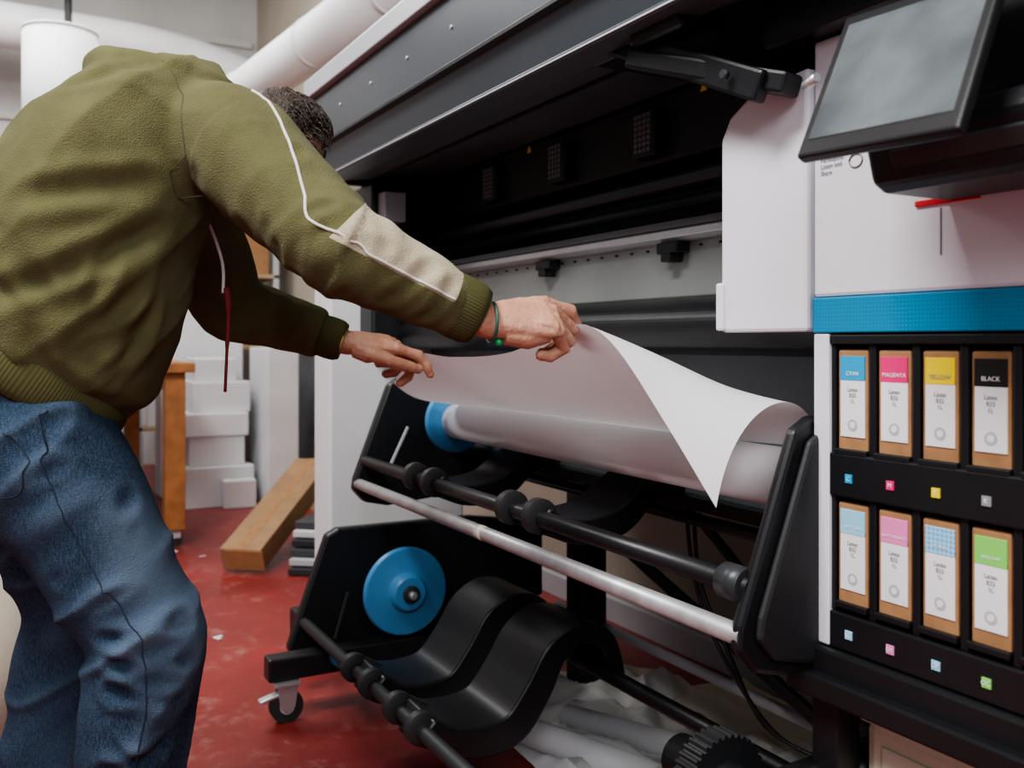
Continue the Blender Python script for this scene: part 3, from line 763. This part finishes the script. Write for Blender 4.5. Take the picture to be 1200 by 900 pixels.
# hands
def sph(c,r,n=10):
    bm=bmesh.new(); bmesh.ops.create_icosphere(bm,subdivisions=2,radius=r)
    vs=[v.co+c for v in bm.verts]; bm.verts.ensure_lookup_table()
    fs=[tuple(v.index for v in f.verts) for f in bm.faces]; bm.free()
    return vs,fs
M['nail']=mat('nail',(0.62,0.40,0.33),0.3)
def hand(nm, wrist, fwd, normal, thumb_side, fore, curls, thumbpts, sc=1.0):
    x=fwd.normalized(); z=(normal-x*normal.dot(x)).normalized(); y=z.cross(x)
    if y.dot(thumb_side)<0: y=-y
    def T(a,b,c): return wrist+(x*a+y*b+z*c)*sc
    geos=[]
    pts=[fore,lerp(fore,wrist,0.6),wrist,T(0.022,0.0,0.001),T(0.05,0.001,0.001),T(0.078,0.0,0.001),T(0.094,0.0,-0.002)]
    rad=[(0.026,0.033),(0.0245,0.031),(0.0225,0.029),(0.022,0.034),(0.0195,0.041),(0.0165,0.043),(0.011,0.038)]
    rad=[(a*sc,b*sc) for a,b in rad]
    geos.append(tube_geo(pts,rad,24,z))
    geos.append(tube_geo([T(0.012,0.018,-0.008),T(0.035,0.032,-0.012),T(0.058,0.036,-0.012)],[0.016*sc,0.018*sc,0.012*sc],14))
    geos.append(tube_geo([T(0.015,-0.022,-0.008),T(0.045,-0.028,-0.010),T(0.075,-0.028,-0.006)],[0.014*sc,0.016*sc,0.012*sc],14))
    base=[(0.088,0.031),(0.092,0.0105),(0.088,-0.0105),(0.081,-0.030)]
    lens=[(0.044,0.026,0.021),(0.047,0.030,0.022),(0.044,0.028,0.021),(0.036,0.022,0.019)]
    rr=[0.0102,0.0104,0.0100,0.0090]
    tips=[];nails=[]
    for f in range(4):
        bx,by=base[f]; spread=(0.02,0.0,-0.02,-0.05)[f]
        geos.append(tube_geo([T(0.035,by*0.5,0.010),T(bx-0.02,by*0.9,0.009),T(bx+0.002,by,0.004)],[0.006*sc,0.0075*sc,0.0095*sc],10))
        p=T(bx-0.018,by,-0.001); path=[p]; r=[rr[f]*1.02]
        ang=0; p=T(bx,by,0.001); path.append(p); r.append(rr[f]*1.18)
        for j in range(3):
            ang+=math.radians(curls[f][j])
            dirv=(x*math.cos(ang)*math.cos(spread)+y*math.sin(spread)-z*math.sin(ang)).normalized()
            L=lens[f][j]*sc
            path.append(p+dirv*L*0.5); r.append(rr[f]*(0.95-0.05*j))
            p=p+dirv*L; path.append(p); r.append(rr[f]*(1.08,0.95,0.66)[j])
        nails.append((path[-2]+dirv*0.004*sc, dirv, (x*math.sin(ang)+z*math.cos(ang)), rr[f]*sc))
        geos.append(tube_geo(path,[a*sc for a in r],14)); tips.append(p)
        geos.append(sph(path[-1]-dirv*0.003*sc,rr[f]*0.78*sc))
    tp=[T(*q) for q in thumbpts]
    geos.append(tube_geo(tp,[a*sc for a in (0.016,0.0135,0.0125,0.0122,0.0110,0.0080)][:len(tp)],14))
    geos.append(sph(tp[-1],0.0088*sc))
    m_=fuse(nm,geos,0.0020,2,0.5)
    finish(nm,m_,M['skin'],H)
    for i,(c,dv,nv,r) in enumerate(nails):
        vs,fs=sph(Vector((0,0,0)),1)
        sd=dv.cross(nv).normalized()
        vs=[c+dv*v.x*0.0065*sc+sd*v.y*0.0052*sc+nv*(v.z*0.0015*sc+r*0.74) for v in vs]
        mk(nm+'_nail_%d'%i,vs,fs,M['nail'],H,True)
    return T,tips
Tr,tr=hand('right_hand',RW+Vector((0,0.006,0.0)),Vector((0.16,1.0,0.06)),Vector((0.60,0.0,0.80)),Vector((-1,0,0)),lerp(RE,RW,0.74),
   [(20,40,12),(40,74,40),(50,86,48),(58,90,50)],
   [(0.018,0.022,-0.008),(0.042,0.036,-0.022),(0.066,0.038,-0.034),(0.090,0.036,-0.044),(0.112,0.034,-0.050),(0.130,0.033,-0.052)],1.26)
Tl,tl=hand('left_hand',LW+Vector((0,0.008,-0.001)),Vector((0.16,1.0,-0.06)),Vector((0.25,0.1,1.0)),Vector((1,0,0)),lerp(LE,LW,0.78),
   [(14,34,14),(40,66,34),(52,76,40),(58,80,40)],
   [(0.018,0.022,-0.006),(0.045,0.042,-0.012),(0.072,0.046,-0.020),(0.095,0.043,-0.026),(0.118,0.038,-0.032),(0.132,0.034,-0.036)],1.20)
def bracelet(nm,c,ax,rx,ry,m,r=0.0022):
    ax=ax.normalized(); x=(up0-ax*up0.dot(ax)).normalized(); y=ax.cross(x)
    pts=[c+x*math.cos(a)*rx+y*math.sin(a)*ry for a in [2*math.pi*i/28 for i in range(29)]]
    tube(nm,pts,r,m,H,8)
bracelet('bracelet_teal',RW+(RW-RE)*0.03,(RW-RE)+Vector((0,0,0.10)),0.034,0.040,M['tb'],0.0026)
bracelet('bracelet_yellow',LW-(LW-LE)*0.01,(LW-LE),0.032,0.038,M['yb'])
vs,fs=sph(RW+Vector((0.022,0.010,-0.036)),0.006); mk('bracelet_bead',vs,fs,M['gb'],H,True)

# head
HC=V(1.91,0.492,1.458); F=Vector((0.06,0.86,-0.46)).normalized(); U=Vector((0,0.44,0.84)); U=(U-F*U.dot(F)).normalized(); Rt=F.cross(U)
HS=0.93
def headpt(x,y,z,k=1.0,nose_=True):
    X=x*0.076; Y=y*0.096; Z=z*0.118
    if z<0:
        X*=1-0.28*z*z; 
        if y<0: Y*=1-0.35*z*z
    if y>0:
        fr=y
        Y+= fr*(0.024*math.exp(-((x/0.16)**2+((z+0.14)/0.20)**2)) if nose_ else 0)
        Y+= fr*0.006*math.exp(-((z-0.28)/0.12)**2)
        Y-= fr*0.010*(math.exp(-(((x-0.38)/0.20)**2+((z-0.08)/0.13)**2))+math.exp(-(((x+0.38)/0.20)**2+((z-0.08)/0.13)**2)))
        Y+= fr*0.006*math.exp(-((x/0.30)**2+((z+0.50)/0.10)**2))
        Y+= fr*0.010*math.exp(-((x/0.35)**2+((z+0.85)/0.18)**2))
    return HC+(Rt*X*k+F*Y*k+U*Z*k)*HS
bm=bmesh.new(); bmesh.ops.create_uvsphere(bm,u_segments=56,v_segments=40,radius=1)
base=[v.co.copy() for v in bm.verts]; fcs=[tuple(v.index for v in f.verts) for f in bm.faces]; bm.free()
neck=tube_geo([V(1.86,0.33,1.47),V(1.88,0.40,1.47),HC-F*0.03-U*0.05],[0.062,0.058,0.056],20)
hv=[headpt(b.x,b.y,b.z) for b in base]
hm=fuse('head',[(hv,fcs),neck],0.0035,3,0.5); finish('head',hm,M['skin'],H)
hv2=[];keep=[]
for b in base:
    q=headpt(b.x,b.y,b.z,1.0,False)
    th=0.012+0.006*noise.noise(Vector((b.x*14,b.y*4,b.z*4)))+0.005*noise.noise(Vector((b.x*36,b.y*9,b.z*9)))
    inh = (b.z > 0.30+0.25*b.y) if b.y>0.25 else (b.z>-0.45+0.9*max(0,b.y+0.1))
    keep.append(inh)
    hv2.append(q+(q-HC).normalized()*(th if inh else -0.006))
ff=[f for f in fcs if any(keep[i] for i in f)]
mk('hair',hv2,ff,M['hair'],H,True)
random.seed(9)
lv=[];lf=[]
for i in range(1100):
    x=random.uniform(-0.97,0.97); y=random.uniform(-0.95,0.6); 
    if x*x+y*y>0.97: continue
    z=math.sqrt(1-x*x-y*y)
    dx=random.uniform(-0.10,0.10)
    a=headpt(x,y,z,1.10,False); b_=headpt(x*1.02+dx,y+0.14,z-0.02,1.14,False); c_=headpt(x*1.04+dx*1.6,y+0.30,z-0.12,1.13,False)
    gv,gf=tube_geo(smoothpts([tuple(a),tuple(b_),tuple(c_)],3),[0.0017,0.0017,0.0016,0.0014,0.0012,0.0008,0.0004],5)
    bb=len(lv); lv+=gv; lf+=[tuple(q+bb for q in f) for f in gf]
mk('hair_locks',lv,lf,M['hair'],H,True)
for sx in (-1,1):
    c=HC+(Rt*sx*0.074-F*0.008-U*0.012)*HS
    vs,fs=sph(Vector((0,0,0)),1); vs=[c+Rt*v.x*0.010+F*(v.y*0.017+v.z*0.004)+U*v.z*0.028 for v in vs]
    mk('ear_%d'%(sx>0),vs,fs,M['skin'],H,True)
    tube('ear_rim_%d'%(sx>0),[c+Rt*sx*0.009+F*(-math.cos(a)*0.015)+U*math.sin(a)*0.026 for a in [-1.2+i*0.3 for i in range(12)]],0.004,M['skin'],H,8)
    e=HC+(Rt*sx*0.030+F*0.072+U*0.010)*HS
    vs,fs=sph(e,0.0110); mk('eyeball_%d'%(sx>0),vs,fs,M['eye'],H,True)
    vs,fs=sph(e+F*0.0076-U*0.002,0.0054); mk('iris_%d'%(sx>0),vs,fs,M['hair'],H,True)
    vs,fs=sph(e+U*0.004,0.0126); mk('eyelid_%d'%(sx>0),vs,fs,M['skin'],H,True)
    tube('eyebrow_%d'%(sx>0),[HC+(Rt*sx*q+F*(0.100-0.25*(q-0.02))+U*(0.032+0.12*(q-0.015)))*HS for q in (0.012,0.022,0.034,0.046)],0.0032,M['hair'],H,6)
M['lip']=mat('lips',(0.42,0.15,0.12),0.4)
tube('lips',[HC+(Rt*q+F*(0.093-abs(q)*0.35)-U*0.060)*HS for q in (-0.024,-0.012,0,0.012,0.024)],[0.002,0.0045,0.005,0.0045,0.002],M['lip'],H,8)

# ---------------------------------------------------------------- surroundings
W=Group('waste_ink_container',V(0.9,1.25,0.2))
box('support_shelf',0.70,1.0,1.16,1.55,0.0,0.20,M['black'],W)
box('container_body',0.80,0.995,1.15,1.45,0.20,0.495,M['cream'],W,0.02)
box('container_lid_rim',0.793,1.002,1.143,1.457,0.485,0.508,M['cream'],W,0.008)
box('container_recess',0.84,0.96,1.145,1.155,0.40,0.46,M['cream'],W,0.004)
T=Group('workbench',V(6.0,0.4,0))
for i,(s,d) in enumerate([(5.10,0.79),(5.10,-0.1),(6.9,0.79),(6.9,-0.1)]):
    box('bench_leg_%d'%i,s-0.05,s+0.05,d-0.05,d+0.05,0.09,0.90,M['wood'],T,0.004)
    tube('bench_caster_%d'%i,[V(s-0.02,d,0.04),V(s+0.02,d,0.04)],0.04,M['rubber'],T,20)
    box('bench_caster_plate_%d'%i,s-0.03,s+0.03,d-0.03,d+0.03,0.045,0.095,M['greyl'],T)
box('bench_top',5.0,7.0,-0.2,0.88,0.90,0.95,M['wood'],T,0.004)
box('bench_rail',5.1,6.9,0.76,0.82,0.80,0.88,M['wood'],T,0.003)
S_=Group('stack_of_white_boxes',V(6.4,1.35,0))
bx=[(6.15,6.65,1.02,1.45,0.0,0.26),(6.2,6.6,1.05,1.40,0.26,0.45),(6.18,6.62,1.02,1.42,0.45,0.60),(6.22,6.6,1.08,1.44,0.60,0.80),(6.25,6.6,1.10,1.36,0.80,0.95),
    (6.0,6.5,1.50,1.70,0.0,1.02),(6.7,6.95,0.95,1.5,0.0,1.3),(6.05,6.14,1.24,1.44,0.0,0.18)]
for i,b in enumerate(bx): box('white_carton_%d'%i,*b,M['foam'],S_,0.008)
K=Group('storage_shelf',V(7.6,1.3,0))
for i,(s,d) in enumerate([(7.35,0.9),(7.35,1.9),(7.85,0.9),(7.85,1.9)]):
    box('shelf_post_%d'%i,s-0.02,s+0.02,d-0.02,d+0.02,0,2.1,M['greyl'],K)
for i,z in enumerate([0.4,1.0,1.55,2.05]): box('shelf_board_%d'%i,7.33,7.87,0.88,1.92,z,z+0.03,M['ply'],K)
for i,(d0,d1,z0,h,mm) in enumerate([(0.95,1.25,1.03,0.35,'card'),(1.3,1.6,1.03,0.28,'foam'),(1.62,1.88,1.03,0.4,'card'),(0.95,1.4,1.58,0.3,'card'),(1.45,1.85,1.58,0.38,'kraft'),(0.95,1.5,0.43,0.4,'foam')]):
    box('shelf_carton_%d'%i,7.37,7.83,d0,d1,z0,z0+h,M[mm],K,0.006)
prismS('grey_board_panel',[(1.86,0.0),(1.885,0.0),(2.035,1.02),(2.01,1.02)],6.25,7.28,M['under'],None,0.002)
LB=Group('long_cardboard_box',V(4.6,1.2,0.2))
a0,a1=V(4.36,0.97,0.06),V(5.02,1.51,0.37)
obox('box_shell',a0,a1,0.20,0.11,M['card'],LB,0.004)
nup=Vector((0.0,0.0,1.0)); ax=(a1-a0).normalized(); sx_=ax.cross(nup).normalized(); uy_=sx_.cross(ax)
obox('box_tape',a0+uy_*0.0555,a1+uy_*0.0555,0.045,0.001,M['kraft'],LB,0)
obox('box_flap',a0-ax*0.005+sx_*0.02,a0-ax*0.001+sx_*0.02,0.18,0.10,M['kraft'],LB,0)
O=Group('stack_of_offcuts',V(4.6,1.5,0.1))
for i in range(6):
    z=0.018+i*0.036
    obox('offcut_%d'%i,V(4.16+0.03*i,1.20+0.014*i,z),V(4.90,1.76,z+0.02),0.15,0.028,M[('char','greyl','lid','char','foam','lid')[i]],O,0.002)
C2=Group('cardboard_scraps',V(5.7,1.8,0.2))
prismS('scrap_a',[(1.72,0.0),(1.74,0.0),(1.86,0.52),(1.84,0.52)],5.5,5.9,M['card'],C2,0.002)
prismS('scrap_b',[(1.78,0.0),(1.80,0.0),(1.95,0.66),(1.93,0.66)],5.6,5.98,M['kraft'],C2,0.002)
obox('scrap_c',V(5.25,1.62,0.012),V(5.45,1.72,0.40),0.22,0.012,M['card'],C2,0.001,Vector((0.3,1,0)))
LT=Group('floor_litter',V(4.0,0.8,0))
random.seed(21)
for i in range(16):
    s=random.uniform(3.2,5.2); d=random.uniform(0.35,0.85)*s/4.2; a=random.uniform(0,3.1); w_=random.uniform(0.01,0.05)
    obox('paper_scrap_%d'%i,V(s,d,0.002),V(s+w_*math.cos(a),d+w_*math.sin(a),0.004),random.uniform(0.008,0.03),0.002,M['foam'],LT,0)
D1=Group('ceiling_duct',V(5.5,1.5,2.7))
tube('duct_run',[V(8.5,1.30,2.66),V(6.08,1.40,2.67),V(3.6,1.66,2.72)],0.14,M['duct'],D1,32)
for i,s in enumerate([7.5,6.2,5.0,4.1]):
    dd=1.40+(6.08-s)*0.105 if s<6.08 else 1.38-(s-6.08)*0.04
    tube('duct_band_%d'%i,[V(s+0.02,dd-0.002,2.67+(6.08-s)*0.02 if s<6.08 else 2.67),V(s-0.02,dd+0.002,2.67+(6.08-s)*0.02 if s<6.08 else 2.67)],0.144,M['duct'],D1,32)
D2=Group('wall_pipe',V(7.9,0,2.9))
tube('pipe_run',smoothpts([tuple(V(7.9,-3.5,3.42)),tuple(V(7.9,0.2,3.40)),tuple(V(7.9,1.2,3.36)),tuple(V(7.9,1.98,3.18))],6),0.17,M['duct'],D2,28)
D3=Group('hanging_lamp',V(5.54,0.28,2.3))
tube('shade',[V(5.54,0.284,1.75),V(5.54,0.284,2.70)],0.185,M['duct'],D3,40)
tube('shade_rim',[V(5.54,0.284,2.695),V(5.54,0.284,2.71)],0.188,M['duct'],D3,40)
tube('cord',[V(5.54,0.32,2.70),V(5.54,0.32,4.2)],0.02,M['black'],D3,10)
for i in range(3):
    box('trim_%d'%i,8.56,8.6,-3.9,2.0,2.0+i*0.85,2.06+i*0.85,M['wallw'],None,0.004)
Cm=Group('standing_media_roll',V(2.63,0.0,0.25))
tube('media_wrap',[V(2.63,0.0,0.03),V(2.63,0.0,0.50)],0.10,M['wallb'],Cm,40)
revolve('base_ring',V(2.63,0,0.0),Vector((0,0,1)),[(0,0.12),(0.03,0.12),(0.035,0.105)],M['blacksat'],Cm,40)
revolve('roll_core_tube',V(2.63,0,0.49),Vector((0,0,1)),[(0,0.04),(0.02,0.04),(0.02,0.034)],M['kraft'],Cm,24)
# packing paper on the floor
PK=Group('discarded_packing_paper',V(1.9,1.5,0.0))
M['film']=mat('packing_film',(0.66,0.66,0.64),0.4,var=0.12,vscale=5)
M['creamp']=mat('cream_paper',(0.66,0.60,0.49),0.6,var=0.1,vscale=5)
def drape(nm,cs,cd,ws,wd,h,seed,m,rot=0):
    n=60; vs=[];fs=[]
    c,sn=math.cos(rot),math.sin(rot)
    for i in range(n+1):
        for j in range(n+1):
            u=i/n-0.5; v=j/n-0.5
            x=u*ws*(1+0.15*noise.noise(Vector((v*3,seed,0)))); y=v*wd*(1+0.2*noise.noise(Vector((u*3,seed,5))))
            p=Vector((x*3.2+seed,y*6,seed))
            f=noise.noise(p); f2=noise.noise(Vector((x*9+seed,y*4,2)))
            hh=max(0,1-abs(f)*3.2)**1.3+0.35*max(0,1-abs(f2)*4)
            e=min(1,5*(0.5-max(abs(u),abs(v))))*0.8+0.2
            vs.append(V(cs+x*c-y*sn,cd+x*sn+y*c,0.004+h*hh*e))
    for i in range(n):
        for j in range(n):
            a=i*(n+1)+j; fs.append((a,a+1,a+n+2,a+n+1))
    return mk(nm,vs,fs,m,PK,True)
drape('sheet_a',2.05,1.50,1.0,0.52,0.065,3.1,M['film'],0.35)
drape('sheet_b',1.60,1.68,0.60,0.36,0.05,8.3,M['film'],-0.3)
drape('sheet_c',1.80,1.28,0.62,0.32,0.05,12.7,M['sheet'],0.15)
drape('sheet_d',1.92,1.84,0.60,0.26,0.06,17.1,M['creamp'],0.05)
tube('rolled_offcut_a',[V(2.30,1.16,0.04),V(1.75,1.34,0.04)],0.037,M['sheet'],PK,24)
tube('rolled_offcut_b',[V(2.15,1.34,0.05),V(1.72,1.52,0.06)],0.032,M['sheet'],PK,24)
tube('rolled_offcut_c',[V(1.95,1.62,0.05),V(1.50,1.42,0.06)],0.028,M['film'],PK,24)

# ---------------------------------------------------------------- lights
def area(name,loc,target,sx,sy,e,c=(1,1,1)):
    l=bpy.data.lights.new(name,'AREA'); l.shape='RECTANGLE'; l.size=sx; l.size_y=sy; l.energy=e; l.color=c
    o=bpy.data.objects.new(name,l); o.location=loc; col.objects.link(o)
    o.rotation_euler=(target-loc).to_track_quat('-Z','Y').to_euler()
    return o
area('ceiling_light',V(1.0,-1.2,3.9),V(1.6,0.8,0.8),1.6,0.8,195,(1,0.98,0.96))
area('ceiling_light',V(5.6,-0.2,4.0),V(6.0,0.6,0),2.5,1.5,150,(1,0.985,0.97))
area('ceiling_light',V(-1.8,-0.6,2.8),V(1.2,1.0,0.9),1.5,1.2,72,(0.95,0.97,1))
w=bpy.data.worlds.new('World'); scene.world=w; w.use_nodes=True
w.node_tree.nodes['Background'].inputs[0].default_value=(0.92,0.95,1,1)
w.node_tree.nodes['Background'].inputs[1].default_value=0.28
scene.view_settings.look='AgX - Medium High Contrast'

# ---------------------------------------------------------------- camera
cd=bpy.data.cameras.new('camera'); cam=bpy.data.objects.new('camera',cd); col.objects.link(cam)
cd.sensor_width=36; cd.lens=33.0; cd.shift_y=-50/1200
cam.location=(0,0,1.06); cam.rotation_euler=(math.radians(90),0,math.radians(90-28.61))
cd.clip_start=0.05
cd.dof.use_dof=True; cd.dof.focus_distance=1.7; cd.dof.aperture_fstop=4.0
scene.camera=cam
